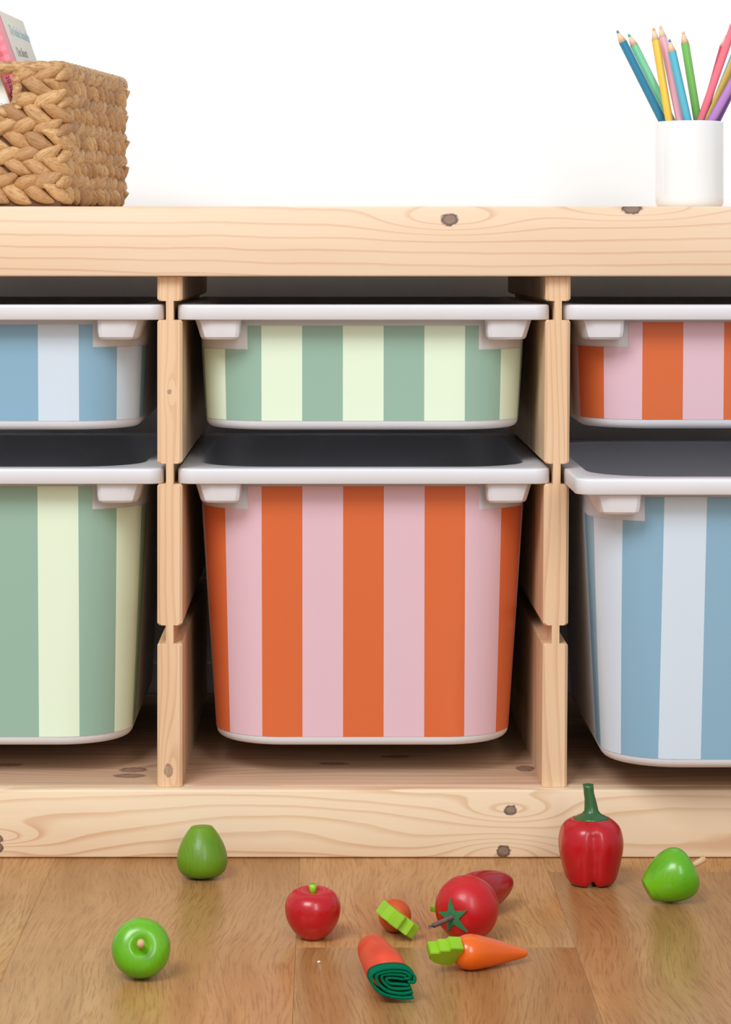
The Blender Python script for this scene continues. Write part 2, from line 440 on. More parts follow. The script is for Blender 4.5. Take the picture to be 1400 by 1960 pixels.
col = n.mix(n.M('MULTIPLY', n.smooth(rr2, .6, 1.), .6), col, c4((158, 118, 82)))
col = n.mix(n.M('MULTIPLY', n.smooth(blot, .45, .75), .5), col, c4((165, 115, 70)))
col = n.mix(n.M('MULTIPLY', n.smooth(fib, .46, .70), .6), col, c4((122, 84, 56)))
n.bump(fib, .5, .0008)
hy = n.out(col, .55, .35)
n = NT('hyacinth_rim'); s = n.sep(n.coord()); fib = n.noise(n.xyz(n.M('MULTIPLY', s[0], 160), n.M('MULTIPLY', s[1], 160), n.M('MULTIPLY', s[2], 500)), 1., 3, .6)
hyr = n.out(n.mix(n.smooth(fib, .3, .75), c4((214, 172, 120)), c4((150, 106, 68))), .5, .35); 
core_m = paint('basket_core_shadowy_brown', (96, 66, 42), .9)  # dark brown core stands in for the shade in gaps between strands
OPW = .100; OPC = -.0; OZ0, OZ1 = .0815, .1125      # handle opening (front face)
opx1 = BW/2-.0445; opx0 = opx1-OPW
ti = .005     # strands stand proud of the core
def bpiece(bm, lo, hi):
    b = box_bm(lo, hi, 0); me = bpy.data.meshes.new('t'); b.to_mesh(me); b.free(); bm.from_mesh(me); bpy.data.meshes.remove(me)
bm = bmesh.new(); a = BW/2-ti; b_ = BD/2-ti; t_ = .004; TOP = BH-.006
bpiece(bm, (-a, -b_, 0), (a, b_, .004))
bpiece(bm, (-a, b_-t_, .004), (a, b_, TOP))
bpiece(bm, (-a, -b_+t_, .004), (-a+t_, b_-t_, TOP)); bpiece(bm, (a-t_, -b_+t_, .004), (a, b_-t_, TOP))
bpiece(bm, (-a, -b_, .004), (opx0, -b_+t_, TOP)); bpiece(bm, (opx1, -b_, .004), (a, -b_+t_, TOP))
bpiece(bm, (opx0, -b_, .004), (opx1, -b_+t_, OZ0-.004)); bpiece(bm, (opx0, -b_, OZ1-.0005), (opx1, -b_+t_, TOP))
link('gap_shade_core', from_bm(bm), core_m, basket, smooth=False, world=False)
def strand_mesh(seed):
    rd = random.Random(seed); bm = bmesh.new(); rings = []; L = .0310; NR = 11; NS_ = 16
    ph = rd.random()*6; curve = rd.uniform(-.0012, .0012)
    for i in range(NR):
        u = i/(NR-1); x = (u-.5)*L
        wdt = .0064*(max(0, math.sin(PI*(.05+.90*u)))**.95)*(1+.05*math.sin(5*u+ph)); th = .0052*(math.sin(PI*(.08+.84*u))**.6)
        cy = .0008*math.sin(2*PI*u)+curve*math.sin(PI*u); cz = -.0026*(abs(2*u-1)**2)
        row = []
        for j in range(NS_):
            a_ = 2*PI*j/NS_
            rg = 1+.055*math.sin(7*a_+ph+u*3)+.03*math.sin(3*a_-ph)
            row.append((x, cy+wdt*math.cos(a_)*rg, cz+th*math.sin(a_)*rg))
        rings.append(row)
    loft(bm, rings, True, True, True); me = from_bm(bm); me.materials.append(hy); me.name = 'strand'
    me.polygons.foreach_set('use_smooth', [True]*len(me.polygons)); return me
strands = [strand_mesh(k) for k in range(8)]
def bpath(s, z=0.):
    """point, tangent, outward normal on the rounded perimeter, s measured from the front right corner: negative = front face going left, positive = right side going back"""
    hx, hy_, R = BW/2-.0035, BD/2-.0035, .010
    per = [(hx-R)*2, PI/2*R, (hy_-R)*2, PI/2*R]
    tot = 2*sum(per); q = s+PI/4*R      # q=0 at start of right side straight
    q -= PI/2*R
    q = q % tot
    segs = [('s', Vector((hx, -hy_+R)), Vector((0, 1)), per[2]), ('c', Vector((hx-R, hy_-R)), 0, per[1]), ('s', Vector((hx-R, hy_)), Vector((-1, 0)), per[0]), ('c', Vector((-hx+R, hy_-R)), 90, per[1]),
            ('s', Vector((-hx, hy_-R)), Vector((0, -1)), per[2]), ('c', Vector((-hx+R, -hy_+R)), 180, per[1]), ('s', Vector((-hx+R, -hy_)), Vector((1, 0)), per[0]), ('c', Vector((hx-R, -hy_+R)), 270, per[1])]
    for (k, p, d, L) in segs:
        if q <= L:
            if k == 's': P = p+d*q; T = d
            else:
                a_ = math.radians(d)+q/R; P = p+R*Vector((math.cos(a_), math.sin(a_))); T = Vector((-math.sin(a_), math.cos(a_)))
            return P, T, Vector((T.y, -T.x))
        q -= L
    return p, Vector((1, 0)), Vector((0, -1))
NROW = 10; rowh = (BH-.010)/NROW; pitch = .0185; tot = 2*((BW-.027)*1+(BD-.027))+2*PI*.010
ncol = int(tot/pitch); pitch = tot/ncol
stuff_bm = bmesh.new(); nvis = 0
for r_ in range(NROW):
    z = .0055+rowh*(r_+.5)*1.0
    for c in range(ncol):
        s = (c+.5*((r_//1) % 2)+random.uniform(-.08, .08))*pitch
        if s > tot/2: s -= tot
        P, T, Nn = bpath(s)
        # leave the handle opening free on the front face
        if Nn.y < -.9 and opx0-.002 < P.x < opx1+.006 and OZ0-.002 < z < OZ1+.004: continue
        tilt = math.radians((26 if r_ % 2 else -26)+random.uniform(-6, 6))
        X = Vector((T.x, T.y, 0)); Zn = Vector((Nn.x, Nn.y, 0)); Yv = Zn.cross(X)
        rot = Matrix((X, Yv, Zn)).transposed().to_4x4()
        zz = z+random.uniform(-.0008, .0008)
        sc = random.uniform(.92, 1.08)
        Mx = Matrix.Translation(Vector((P.x, P.y, zz))+Zn*random.uniform(-.0006, .0008)) @ rot @ Matrix.Rotation(tilt, 4, 'Z') @ Matrix.Rotation(random.uniform(-.15, .15), 4, 'X') @ Matrix.Diagonal((sc, random.uniform(.92, 1.12), 1, 1))
        me = random.choice(strands)
        vis = -.075 < s < BD-.02
        if vis:
            o = bpy.data.objects.new('strand', me); COL.objects.link(o); o.parent = basket; o.matrix_local = Mx; nvis += 1
        else:
            tmp = me.copy(); tmp.transform(Mx); stuff_bm.from_mesh(tmp); bpy.data.meshes.remove(tmp)
me = bpy.data.meshes.new('strands'); stuff_bm.to_mesh(me); stuff_bm.free()
o = link('woven_strands', me, hyr, basket, world=False); tag(o, kind='stuff')
# vertical stakes at the corners and the opening edges
def wrapped(name, pts, r0, closed, turns=.0085, mat=hyr):
    bm = bmesh.new(); rings = []; n_ = len(pts); s = 0.
    for i, p in enumerate(pts):
        p = Vector(p); nx = Vector(pts[(i+1) % n_] if (closed or i < n_-1) else pts[i]); pv = Vector(pts[(i-1) % n_] if (closed or i > 0) else pts[i])
        t = (nx-pv).normalized(); up = Vector((0, 0, 1)) if abs(t.z) < .8 else Vector((0, 1, 0)); u = t.cross(up).normalized(); v = u.cross(t)
        row = []
        for j in range(10):
            a_ = 2*PI*j/10; f = ((s/turns+j/10*.9) % 1.)
            rr = r0*(.80+.26*math.sin(PI*min(1, f*1.05))**.5 if f < .95 else r0*.82/r0)
            row.append(p+(u*math.cos(a_)+v*math.sin(a_))*rr)
        rings.append(row); s += (nx-p).length
    V = loft(bm, rings, True, not closed, not closed)
    if closed:
        a1, b1 = V[-1], V[0]
        for j in range(10): bm.faces.new((a1[j], a1[(j+1) % 10], b1[(j+1) % 10], b1[j]))
    return link(name, from_bm(bm), mat, basket, world=False)
NP = 420; pts = []
for i in range(NP):
    s = tot*i/NP; P, T, Nn = bpath(s); pts.append((P.x-Nn.x*.0008, P.y-Nn.y*.0008, BH-.0048))
wrapped('wrapped_rim', pts, .0052, True, .012)
yf = -(BD/2-.0035)
wrapped('opening_edge', [(opx0+.002+(OPW-.004)*i/60, yf, OZ0-.0035) for i in range(61)], .0042, False)
wrapped('opening_edge', [(opx1+.0035, yf+.0006, OZ0-.001+(OZ1-OZ0+.002)*i/30) for i in range(31)], .0042, False)
# ---- books in the basket
def book(label, cover, corner_px, corner_d, lean, wdt, hgt, thick, pages, cat='book'):
    """flat book standing in the basket, seen from its cover; corner = top right"""
    p = corner_px; c = W(p[0], p[1], corner_d)
    root = empty('picture_book', c); root.rotation_euler = (0, -lean, 0)
    # local: x to the left negative, z down negative from the top right corner
    tag(root, label, cat, 'picture books in the wicker basket')
    box_l = box_bm((-wdt, 0, -hgt), (0, .0018, 0), .0006); me = from_bm(box_l); link('front_cover', me, cover, root, world=False)
    me = from_bm(box_bm((-wdt+.002, .0018, -hgt+.002), (-.002, thick-.0018, -.002), 0)); link('pages', me, pages, root, smooth=False, world=False)
    me = from_bm(box_bm((-wdt, thick-.0018, -hgt), (0, thick, 0), .0006)); link('back_cover', me, cover, root, world=False)
    return root
def text(root, body, size, loc, rotz, mat, nm='lettering', shear=0.):
    cu = bpy.data.curves.new('t', 'FONT'); cu.body = body; cu.size = size; cu.extrude = .00008; cu.shear = shear; cu.resolution_u = 3
    o = bpy.data.objects.new('t', cu); COL.objects.link(o)
    dg = bpy.context.evaluated_depsgraph_get(); me = bpy.data.meshes.new_from_object(o.evaluated_get(dg))
    bpy.data.objects.remove(o); bpy.data.curves.remove(cu)
    q = link(nm, me, None, root, smooth=False, world=False); me.materials.clear(); me.materials.append(mat)
    q.matrix_local = Matrix.Translation(loc) @ Matrix.Rotation(PI/2, 4, 'X') @ Matrix.Rotation(rotz, 4, 'Z')
    return q
paper = paint('book_pages', (240, 234, 220), .8)
beige = paint('beige_cover', (226, 221, 208), .6)
n = NT('pink_gingham_cover'); s = n.sep(n.coord())
ga = n.M('GREATER_THAN', n.M('FRACT', n.M('DIVIDE', s[0], .0085)), .5); gb = n.M('GREATER_THAN', n.M('FRACT', n.M('DIVIDE', s[2], .0085)), .5)
gg = n.M('MULTIPLY', n.M('ADD', ga, gb), .5)
col = n.mix(gg, c4((240, 138, 148)), c4((212, 84, 104)))
col = n.mix(n.M('GREATER_THAN', s[0], -.0042), col, c4((196, 128, 138)))
ging = n.out(col, .5)
n = NT('white_booklet_cover'); s = n.sep(n.coord())
bord = n.M('GREATER_THAN', s[0], -.0009); blot = n.smooth(n.noise(n.coord(), 90, 2), .5, .7)
col = n.mix(n.M('MULTIPLY', blot, .45), c4((252, 250, 244)), c4((246, 226, 170)))
whitec = n.out(n.mix(bord, col, c4((222, 160, 80))), .5)
LN = math.radians(19.8)
tb = paint('pale_blue_ink', (178, 208, 218), .6); tg = paint('grey_ink', (168, 168, 164), .6); td = paint('plum_ink', (110, 45, 75), .6)
# picture book standing on edge: gingham spine toward the camera, beige cover facing right
c1_ = W(-4, 18, 2.14)
root = empty('picture_book', c1_); root.rotation_euler = Matrix.Rotation(-LN, 3, 'Y').to_euler()
root.rotation_euler = (Matrix.Rotation(math.radians(-4.5), 3, 'Z') @ Matrix.Rotation(-LN, 3, 'Y')).to_euler()
tag(root, 'picture book with red gingham spine and beige cover leaning in the wicker basket', 'book', 'picture books in the wicker basket')
BHh, BWd, BT = .1625, .106, .024
spine = link('spine', from_bm(box_bm((-BT, 0, -BHh), (0, .0022, 0), .0006)), ging, root, world=False)
front = link('front_cover', from_bm(box_bm((-.0018, .0023, -BHh), (0, BWd, 0), .0006)), beige, root, world=False)
link('back_cover', from_bm(box_bm((-BT, .0023, -BHh), (-BT+.0018, BWd, 0), .0006)), beige, root, world=False)
link('pages', from_bm(box_bm((-BT+.0020, .0024, -BHh+.003), (-.0020, BWd-.003, -.003), 0)), paper, root, smooth=False, world=False)
def side_text(body, size, y, z, mat, tilt=0., shear=.3):
    q = text(front, body, size, (0, 0, 0), 0, mat, shear=shear)
    q.matrix_local = Matrix.Translation((.0002, y, z)) @ Matrix.Rotation(PI/2, 4, 'Z') @ Matrix.Rotation(PI/2, 4, 'X') @ Matrix.Rotation(tilt, 4, 'Z')
side_text('De fede hondte', .0135, .020, -.0200, tb)
side_text('Det finest', .0120, .018, -.0400, tg, .05)
side_text('bog', .0100, .068, -.0470, tg, -.1)
for (t_, zz) in (('Das ist no', -.0735), ('utchit G', -.0325)):
    text(spine, t_, .0066, (-.0100, -.0002, zz), PI/2, td)
b3 = book('white booklet with a thin orange border, showing through the basket handle hole', whitec, (-26, 72), 2.122, math.radians(20.5), .100, .108, .007, paper)
text(b3, '3c', .0055, (-.0095, -.0002, -.0590), 0, tb, shear=.2)
text(b3, 'n', .0050, (-.0082, -.0002, -.0470), PI/2, tg)

# ================================================================== MUG WITH PENCILS
MD = 2.20; mc = W(1320.5, 400, MD); MR = 65*MD/FPX; mz = T1; mtop = W(1320, 233.5, MD-.0).z
cer = paint('white_glazed_ceramic', (238, 240, 241), .08, var=.01, coat=.6)
prof = [(0, .0005), (MR-.006, .0004), (MR-.0025, .0016), (MR-.0006, .006), (MR, .012)]
MH = mtop-mz
prof2 = [(0, .0002), (MR*.6, .0002), (MR-.0050, .0004), (MR-.0018, .0022), (MR-.0003, .006), (MR, .011), (MR, MH*.5), (MR, MH-.0012), (MR-.0004, MH-.0003), (MR-.0012, MH), (MR-.0020, MH-.0003), (MR-.0026, MH-.0014), (MR-.0026, MH*.5), (MR-.0026, .008), (MR-.006, .0042), (0, .0040)]
mug = link('mug', lathe(prof2, 72, 1), cer); mug.location = (mc.x, mc.y, mz+.0001)
sharpen(mug, 60)
tag(mug, 'plain white glazed cup of colored pencils on the shelf top', 'cup')
wood_tip = paint('pencil_cedar', (236, 208, 174), .6, var=.1, scale=200)
def pencil(desc, col, tip_px, rim_px, off, lead, tip_d=None, end_off=None):
    """tip and rim crossing in the photo, off = depth offsets (rim, tip) from the mug centre"""
    R = Vector(W(rim_px[0], rim_px[1], MD+off[0])); Tp = Vector(W(tip_px[0], tip_px[1], MD+off[1]))
    d = (Tp-R).normalized(); k = (mz+.0062+off[2]-R.z)/d.z; E = R+d*k
    # keep the foot inside the cup
    v = Vector((E.x-mc.x, E.y-mc.y)); lim = MR-.0067
    if v.length > lim:
        v = v.normalized()*lim; E = Vector((mc.x+v.x, mc.y+v.y, E.z))
    d = (Tp-E); L = d.length
    root = empty('colored_pencil', E); root.rotation_euler = d.to_track_quat('Z', 'Y').to_euler()
    tag(root, desc, 'pencil', 'colored pencils in the white cup')
    pr = .0037
    def hexa(z, r, n_=6): return [(r*math.cos(2*PI*i/n_+.3), r*math.sin(2*PI*i/n_+.3), z) for i in range(n_)]
    bm = bmesh.new(); loft(bm, [hexa(0, pr*.95), hexa(.0005, pr), hexa(L-.0110, pr)], True, True, True)
    for f in list(bm.faces): pass
    bmesh.ops.bevel(bm, geom=[e for e in bm.edges if abs((e.verts[0].co-e.verts[1].co).normalized().z) > .9], offset=.0004, segments=2, affect='EDGES')
    pm = paint('pencil_'+desc.split()[0], col, .32, var=.03)
    o = link('painted_shaft', from_bm(bm), pm, root, world=False); sharpen(o, 80)
    bm = bmesh.new()
    loft(bm, [[(pr*.93*math.cos(2*PI*i/18), pr*.93*math.sin(2*PI*i/18), L-.0111) for i in range(18)], [(.0013*math.cos(2*PI*i/18), .0013*math.sin(2*PI*i/18), L-.0026) for i in range(18)]], True, True, True)
    link('sharpened_wood', from_bm(bm), wood_tip, root, world=False)
    bm = bmesh.new()
    loft(bm, [[(.00135*math.cos(2*PI*i/12), .00135*math.sin(2*PI*i/12), L-.0027) for i in range(12)], [(.0010*math.cos(2*PI*i/12), .0010*math.sin(2*PI*i/12), L-.0006) for i in range(12)], [(.0002*math.cos(2*PI*i/12), .0002*math.sin(2*PI*i/12), L) for i in range(12)]], True, True, True)
    link('lead', from_bm(bm), paint('lead_'+desc.split()[0], lead, .5), root, world=False)
pencil('teal blue colored pencil, leftmost in the white cup', (44, 136, 176), (1181.5, 58), (1269.5, 233), (0.003, -0.0009, 0), (90, 160, 200))
pencil('mint green colored pencil leaning beside the teal one', (134, 220, 180), (1203.5, 65), (1287, 233), (0.0072, 0.0041, 0.0146), (90, 190, 165))
pencil('golden yellow colored pencil in the front of the white cup', (252, 206, 82), (1251.5, 53), (1282, 233), (-0.011, -0.0067, 0.0133), (250, 185, 90))
pencil('pale pink colored pencil between the golden yellow and sky blue ones', (248, 184, 206), (1264.5, 49), (1303, 233), (-0.0077, 0.0076, 0.0116), (226, 205, 180))
pencil('sky blue colored pencil, shorter than its pink neighbour', (92, 190, 216), (1281.7, 75), (1317.5, 233), (-0.0193, -0.0168, 0.0164), (70, 150, 195))
pencil('leaf green colored pencil standing alone in the middle of the cup', (126, 204, 104), (1308, 59), (1336.5, 233), (0.0002, -0.0028, 0.0051), (232, 214, 190))
pencil('coral pink colored pencil leaning right over a crimson one', (250, 128, 146), (1413, 26), (1341, 233), (-0.0082, -0.0208, 0.0052), (240, 100, 120))
pencil('crimson colored pencil half hidden behind the coral pink one', (214, 74, 108), (1392, 66), (1345, 233), (0.0179, 0.0111, 0.0211), (226, 190, 170))
pencil('soft yellow colored pencil between the coral and lilac ones', (240, 214, 110), (1443, 30), (1356, 233), (0.0073, 0.0012, 0.047), (240, 200, 90))
pencil('aqua colored pencil, a thin sliver behind the soft yellow one', (120, 206, 214), (1432, 42), (1357, 233), (0.0149, 0.0095, 0), (90, 180, 190))
pencil('lilac colored pencil leaning far right in front of a dark violet one', (190, 140, 216), (1463, 52), (1361, 233), (-0.0158, -0.0272, 0.0454), (160, 110, 190))
pencil('dark violet colored pencil, rightmost at the cup rim', (116, 78, 150), (1455, 64), (1371, 233), (-0.005, 0.0002, 0.0172), (100, 60, 140))

# ================================================================== WOODEN TOYS
def align(axis, roll=0.):
    return Vector(axis).to_track_quat('Z', 'Y').to_matrix().to_4x4() @ Matrix.Rotation(roll, 4, 'Z')
def settle(root, px, d, rotM, skip=()):
    """orient, place at photo column px and distance d, and rest on the floor"""
    q = rotM.to_3x3(); mn = 1e9
    for ch in root.children_recursive:
        if ch.type != 'MESH' or ch.name.split('.')[0] in skip: continue
        ml = ch.matrix_basis
        for v in ch.data.vertices: mn = min(mn, (q @ (ml @ v.co)).z)
    root.rotation_euler = q.to_euler(); x = (px-624)*d/FPX
    root.location = (x, d-FRONT, -mn+.0001)
def glossy(name, c, c2=None, rough=.3, scale=25, coat=.25, grain=False):
    n = NT(name); v = n.noise(n.coord(), scale, 3)
    col = n.mix(n.smooth(v, .3, .7), c4(c), c4(c2 or c))
    if grain:
        s = n.sep(n.coord()); g = n.noise(n.xyz(n.M('MULTIPLY', s[0], 900), n.M('MULTIPLY', s[1], 120), n.M('MULTIPLY', s[2], 60)), 1., 2)
        col = n.mix(n.M('MULTIPLY', n.smooth(g, .5, .7), .25), col, tuple(q*.6 for q in lin(c))+(1,))
    n.b.inputs['Coat Roughness'].default_value = .2
    return n.out(col, rough, .5, coat)
GA = glossy('green_apple_lacquer', (88, 166, 10), (112, 182, 18), grain=True)
GA2 = glossy('green_apple_lacquer_olive', (92, 138, 14), (106, 150, 18), rough=.42, coat=.1, grain=True)
twig = paint('bare_wood_stem', (214, 176, 132), .6, var=.12, scale=300)
# apple: z up, wide shoulder near the stem (top), flat narrow bottom
A_PROF = [(0, -.0186), (.005, -.0186), (.0076, -.0184), (.0090, -.0172), (.0130, -.0118), (.0167, -.0050), (.0190, .0020), (.0197, .0080), (.0186, .0135), (.0155, .0178), (.0110, .0200), (.0068, .0202), (.0035, .0184), (0, .0174)]
def green_apple(label, mat, stem):
    r = empty('toy_apple'); tag(r, label, 'toy fruit')
    link('apple_body', lathe(A_PROF, 48, 4), mat, r, world=False)
    if stem:
        bm = bmesh.new(); tube(bm, [(0, 0, .012), (0, 0, .020), (.0002, 0, .0265), (.0006, 0, .0315)], lambda t: .0021+.0004*t, 14)
        link('stem', from_bm(bm), twig, r, world=False)
    return r
a1 = green_apple('green wooden toy apple without stem standing near the bottom rail', GA2, False)
settle(a1, 387, 1.983, align((.02, -.06, -1)))
a2 = green_apple('green wooden toy apple with its stem toward the viewer, lower left', GA, True)
settle(a2, 271, 1.712, align((.035, -.92, .383), .4), skip=('stem',))
a3 = green_apple('green wooden toy apple on its side with a long stem, beside the bell pepper', GA, True)
settle(a3, 1280, 1.908, align((.86, .12, .42)), skip=('stem',))
# red apple
r = empty('toy_apple'); tag(r, 'small red wooden toy apple with a short light green stem', 'toy fruit')
RA = glossy('red_apple_lacquer', (180, 8, 22), (194, 14, 28))
link('apple_body', lathe([(0, 0), (.0060, 0), (.0085, .0006), (.0135, .0050), (.0178, .0120), (.0196, .0195), (.0190, .0260), (.0160, .0312), (.0115, .0338), (.0075, .0342), (.0036, .0332), (0, .0328)], 48, 4), RA, r, world=False)
bm = bmesh.new(); tube(bm, [(0, 0, .031), (0, 0, .035), (0, 0, .0382)], lambda t: .0024+.0003*t, 14)
link('stem', from_bm(bm), glossy('lime_green_lacquer', (140, 200, 30)), r, world=False)
settle(r, 599, 1.806, align((.0, -.10, 1)))
# bell pepper
r = empty('toy_bell_pepper'); tag(r, 'red wooden toy bell pepper with a dark green stem standing upright', 'toy vegetable')
def lobes(th, rad, z):
    g = 0
    for k, (c0, wd, dp) in enumerate(((-PI/2+.12, .13, .15), (PI/2, .2, .10), (.1, .25, .05), (PI+.1, .25, .05))):
        dlt = (th-c0+PI) % (2*PI)-PI; g = max(g, dp*math.exp(-(dlt/wd)**2))
    f = min(1, rad/.012)
    zz = z+(.0045*(min(g, .12)/.115)*max(0, 1-z/.012) if z < .012 else 0)
    return rad*(1-g*(f if z < .042 else .7)*(1.25 if z < .02 else 1)), zz
RP = glossy('red_pepper_lacquer', (176, 4, 20), (190, 10, 26), rough=.32)
link('pepper_body', lathe([(0, .006), (.005, .0035), (.010, .0008), (.0155, .0006), (.0195, .004), (.0230, .016), (.0252, .028), (.0250, .036), (.0225, .0440), (.0170, .0490), (.0125, .0503), (.008, .0500), (0, .0495)], 96, 5, lobes), RP, r, world=False)
SG = glossy('dark_green_lacquer', (44, 92, 46), (62, 112, 58), rough=.35)
bm = bmesh.new()
rings = []
for (x, z, rx) in ((0, .0488, .0126), (0, .0502, .0134), (-.0002, .0515, .0120), (-.0004, .0535, .0075), (-.0004, .0560, .0055), (0, .0600, .0050), (.0006, .0650, .0043), (.0014, .0690, .0040), (.0018, .0735, .0040), (.0020, .0760, .0042)):
    rings.append([(x+rx*math.cos(2*PI*i/28)*(1+(.08*math.sin(5*2*PI*i/28) if z < .0520 else 0)), rx*math.sin(2*PI*i/28), z) for i in range(28)])
rings.append([(p[0]*.8, p[1]*.8, .0757) for p in rings[-1]])
loft(bm, rings, True, True, True)
link('stem', from_bm(bm), SG, r, world=False)
settle(r, 1131.5, 1.964, align((.0, .0, 1)))
# tomato
r = empty('toy_tomato'); tag(r, 'large red wooden toy tomato with a felt star and string stem', 'toy vegetable')
RT = glossy('red_tomato_lacquer', (194, 14, 22), (186, 10, 20), rough=.4, coat=.15)
TR = .0226
link('tomato_body', lathe([(0, -.0200), (.008, -.0200), (.0165, -.0150), (.0218, -.0050), (.0226, .0020), (.0200, .0110), (.0140, .0178), (.0080, .0202), (.0035, .0205), (0, .0203)], 56, 4), RT, r, world=False)
felt_g = paint('sage_felt', (66, 128, 82), .95, var=.15, scale=500, spec=.1, bumps=.8)
star = []
for i in range(10):
    a_ = 2*PI*i/10+.75; rr = (.0130+.0013*math.sin(i*2.3)) if i % 2 == 0 else .0050; star.append((rr*math.cos(a_), rr*math.sin(a_)))
def prof_z(rad): return .0210-.0014*(rad/.0118)**2
bm = bmesh.new(); top = []; bot = []
loops = []
sub = []
for i in range(10):
    p, q = Vector(star[i]), Vector(star[(i+1) % 10])
    for k in range(4): sub.append(p.lerp(q, k/4))
cT = bm.verts.new((0, 0, .0214)); 
ringsT = []
for f in (.33, .66, 1.):
    ringsT.append([bm.verts.new((p.x*f, p.y*f, prof_z((p*f).length)+.0010)) for p in sub])
ringB = [bm.verts.new((p.x, p.y, prof_z(p.length)-.0006)) for p in sub]
nS = len(sub)
for i in range(nS):
    j = (i+1) % nS; bm.faces.new((cT, ringsT[0][i], ringsT[0][j]))
    for a_, b2_ in ((0, 1), (1, 2)): bm.faces.new((ringsT[a_][i], ringsT[b2_][i], ringsT[b2_][j], ringsT[a_][j]))
    bm.faces.new((ringsT[2][i], ringB[i], ringB[j], ringsT[2][j]))
link('felt_star', from_bm(bm), felt_g, r, world=False, smooth=False)
bm = bmesh.new()
TRot = align((-.53, -.84, -.10), 1.0)
down = TRot.to_3x3().inverted() @ Vector((-.90, -.30, -.28)).normalized()      # where the string droops to
def helix(ph):
    r_ = []
    for i in range(22):
        u = i/21; base = Vector((0, 0, .0195+.0052*min(1, u*2.2)))+down*(.0150*max(0, u-.12)**1.15)
        r_.append(base+Vector((.0009*math.cos(ph+i*.8), .0009*math.sin(ph+i*.8), .0006*math.sin(ph+i*.8+1))))
    return r_
for ph in (0, 2.1, 4.2): tube(bm, helix(ph), .00115, 7)
for k in range(8):
    a_ = k*.8; b0 = Vector(helix(a_)[-1]); tube(bm, [b0, b0+down*.0028+Vector((.0014*math.cos(a_), .0014*math.sin(a_), .0008*math.sin(2*a_)))], .00025, 5)
link('string_stem', from_bm(bm), paint('grey_brown_string', (112, 88, 84), .9, var=.25, scale=900), r, world=False)
settle(r, 895, 1.801, TRot, skip=('string_stem', 'felt_star'))
# pointed red toy behind the tomato
r = empty('toy_strawberry'); tag(r, 'dark red pointed wooden toy strawberry lying behind the large tomato', 'toy fruit')
link('strawberry_body', lathe([(0, 0), (.007, .0005), (.0120, .004), (.0150, .011), (.0157, .018), (.0145, .029), (.0115, .041), (.0082, .0495), (.0050, .0545), (.0020, .0562), (0, .0564)], 48, 4), glossy('deep_red_lacquer', (156, 6, 18), (170, 10, 22), rough=.3), r, world=False)
bm = box_bm((-.005, -.0022, -.030), (.005, .0022, .001), .0008)
link('leaf_tab', from_bm(bm), glossy('lime_leaf_lacquer', (132, 180, 40)), r, world=False)
settle(r, 884, 1.856, align((.66, .72, .06)), skip=('leaf_tab',))
# carrots with stepped leaf slab
LG = glossy('leaf_green_lacquer', (134, 186, 22), (152, 204, 36), rough=.35)
def leaf_slab(small):
    """crown shaped slab; grows along -z from the carrot head, wide along x, thick along y"""
    out = [(-.006, .001), (-.0105, -.0045), (-.0150, -.0050), (-.0160, -.0110), (-.0105, -.0140), (-.0100, -.0195), (-.0035, -.0195), (-.0015, -.0235), (.0055, -.0235), (.0070, -.0185), (.0120, -.0175), (.0135, -.0100), (.0155, -.0075), (.0150, -.0035), (.0060, .001)]
    if small: out = [(-.0105, .001), (-.0112, -.0070), (-.0085, -.0150), (-.0030, -.0215), (.0030, -.0235), (.0055, -.0233), (.0058, -.0172), (.0092, -.0168), (.0095, -.0100), (.0130, -.0095), (.0128, .0006), (.006, .002)]
    bm = bmesh.new(); th = .0050
    f = bm.faces.new([bm.verts.new((x, -th, z)) for (x, z) in out])
    ex_ = bmesh.ops.extrude_face_region(bm, geom=[f]); 
    for v in [g for g in ex_['geom'] if isinstance(g, bmesh.types.BMVert)]: v.co.y = th
    bmesh.ops.recalc_face_normals(bm, faces=bm.faces)
    bmesh.ops.bevel(bm, geom=list(bm.edges), offset=.0005, segments=2, affect='EDGES')
    return from_bm(bm)
C_PROF = [(0, 0), (.005, .0004), (.0090, .0028), (.0112, .0075), (.0116, .0125), (.0104, .0200), (.0082, .0300), (.0056, .0400), (.0036, .0480), (.0028, .0510), (.0016, .0524), (0, .0528)]
def carrot(label, col, small=False):
    r = empty('toy_carrot'); tag(r, label, 'toy vegetable')
    link('carrot_body', lathe(C_PROF, 44, 4), col, r, world=False)
    o = link('leaf_top', leaf_slab(small), LG, r, world=False); sharpen(o, 40)
    return r
OR1 = glossy('bright_orange_lacquer', (232, 102, 10), (224, 92, 8), rough=.25, coat=.4)
OR2 = glossy('burnt_orange_lacquer', (200, 78, 16), (206, 88, 22), rough=.45, coat=.1, grain=True)
def frame(u, wv):
    """z axis = u (towards the tip), x axis close to wv"""
    z = Vector(u).normalized(); x = Vector(wv); x = (x-z*x.dot(z)).normalized(); y = z.cross(x)
    return Matrix((x, y, z)).transposed().to_4x4()
c1 = carrot('bright orange wooden toy carrot with tip to the right, before the tomato', OR1, True)
c1.scale = (1.03, 1.03, 1.05)
for ch in c1.children:
    if ch.name.startswith('leaf_top'): ch.scale = (.80, .95, .88)
settle(c1, 872, 1.722, frame((.90, .41, -.13), (-.15, -.70, .68)), skip=('leaf_top',))
c2 = carrot('short burnt orange toy carrot pointing away, light green leaf in front', OR2)
settle(c2, 759, 1.811, frame((-.06, .97, -.12), (-.80, 0, .60)), skip=('leaf_top',))
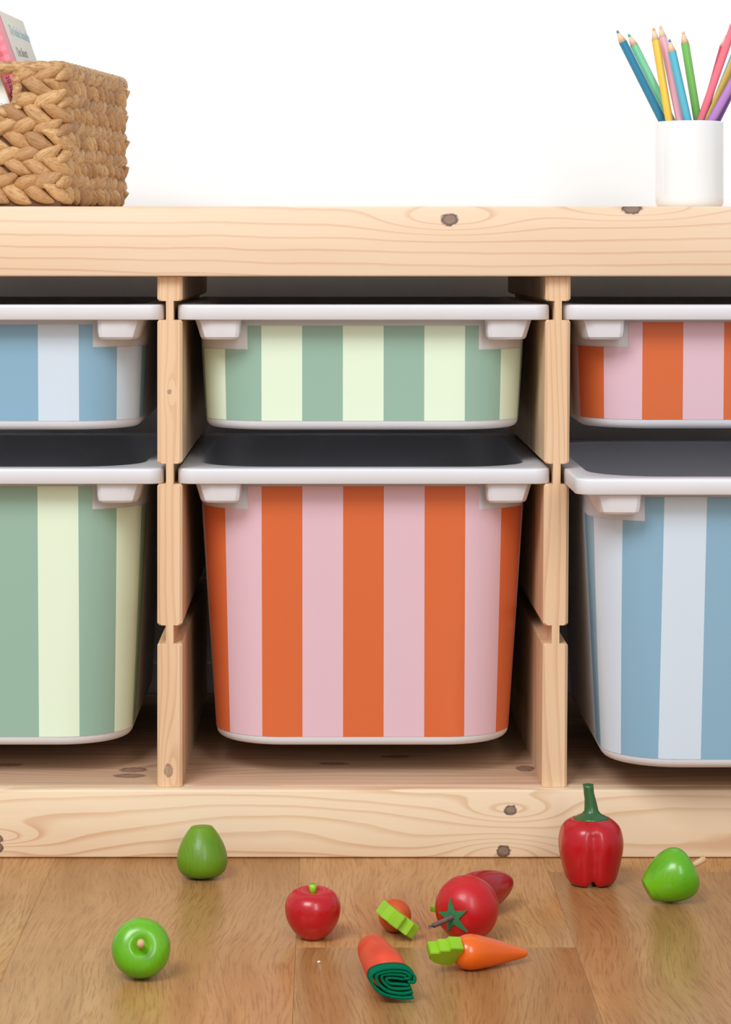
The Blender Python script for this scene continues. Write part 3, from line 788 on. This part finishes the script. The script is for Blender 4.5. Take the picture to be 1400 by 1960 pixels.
# red orange carrot with folded felt top
r = empty('toy_carrot'); tag(r, 'red orange wooden toy carrot with a folded dark green felt top', 'toy vegetable')
RO = glossy('red_orange_lacquer', (214, 60, 26), (226, 80, 42), rough=.5, coat=.05, scale=60)
def facet(th, rad, z):     # whittled flat on the upper left
    return rad*(1-.07*max(0, math.cos(th-2.2))**6), z
link('carrot_body', lathe([(0, 0), (.006, .0004), (.0105, .003), (.0132, .0085), (.0137, .0150), (.0130, .0260), (.0122, .0400), (.0112, .0520), (.0100, .0580), (.0070, .0635), (.003, .0655), (0, .066)], 48, 4, facet), RO, r, world=False)
FG = paint('dark_green_felt', (6, 112, 78), .95, var=.2, scale=400, spec=.05, bumps=1.)
bm = bmesh.new()
def ribbon(path, y0, y1, th=.0006):
    P = catmull([(p[0], p[1], 0) for p in path], 6); L = []; Rr = []
    for i, p in enumerate(P):
        t = (P[min(i+1, len(P)-1)]-P[max(i-1, 0)]).normalized(); nn = Vector((-t.y, t.x, 0)); L.append(p+nn*th); Rr.append(p-nn*th)
    rings = [[(a_.x, a_.y, y0), (a_.x, a_.y, y1), (b_.x, b_.y, y1), (b_.x, b_.y, y0)] for a_, b_ in zip(L, Rr)]
    loft(bm, rings, True, True, True)
# one strip folded back and forth: three nested loops, open ends to the right (units: metres, seen from the front)
ribbon([(.0165, .0068), (.008, .0098), (-.003, .0106), (-.0115, .0062), (-.0140, -.0005), (-.0090, -.0060), (-.001, -.0098), (.0065, -.0112), (.0125, -.0085), (.0138, -.0040), (.0100, -.0028)], -.0120, -.0002, .0010)
ribbon([(.0150, .0030), (.009, .0066), (-.001, .0078), (-.0085, .0040), (-.0108, -.0010), (-.0060, -.0050), (.001, -.0078), (.0075, -.0086), (.0110, -.0060), (.0070, -.0042)], -.0116, -.0002, .0010)
ribbon([(.0135, .0008), (.0080, .0034), (.0005, .0050), (-.0055, .0020), (-.0072, -.0016), (-.0030, -.0040), (.0035, -.0058), (.0080, -.0062)], -.0112, -.0002, .0009)
ribbon([(.0115, -.0006), (.0050, .0010), (-.0010, .0022), (-.0040, -.0002), (.0000, -.0022), (.0070, -.0034)], -.0108, -.0002, .0008)
me = from_bm(bm)
for v in me.vertices: v.co.y *= .88
link('felt_leaves', me, FG, r, smooth=True, world=False)
for ch in r.children:
    if ch.name.startswith('carrot_body'): ch.scale = (1, 1, 1.30)
settle(r, 746, 1.658, frame((-.13, .98, -.03), (.97, .16, -.32)), skip=('felt_leaves',))

# tiny crumb on the floor
cr = link('crumb', lathe([(0, 0), (.0009, 0), (.0012, .0006), (.0007, .0012), (0, .0013)], 7, 1, lambda t, q, z: (q*(1+.3*math.sin(2*t+z*900)), z)), paint('crumb_white', (235, 230, 220), .8))
cr.location = ((611-624)*(2372/1354*1.0)/FPX, 2372/1354*.995-FRONT, .0001)
tag(cr, 'tiny white crumb on the floor below the red apple', 'crumb')
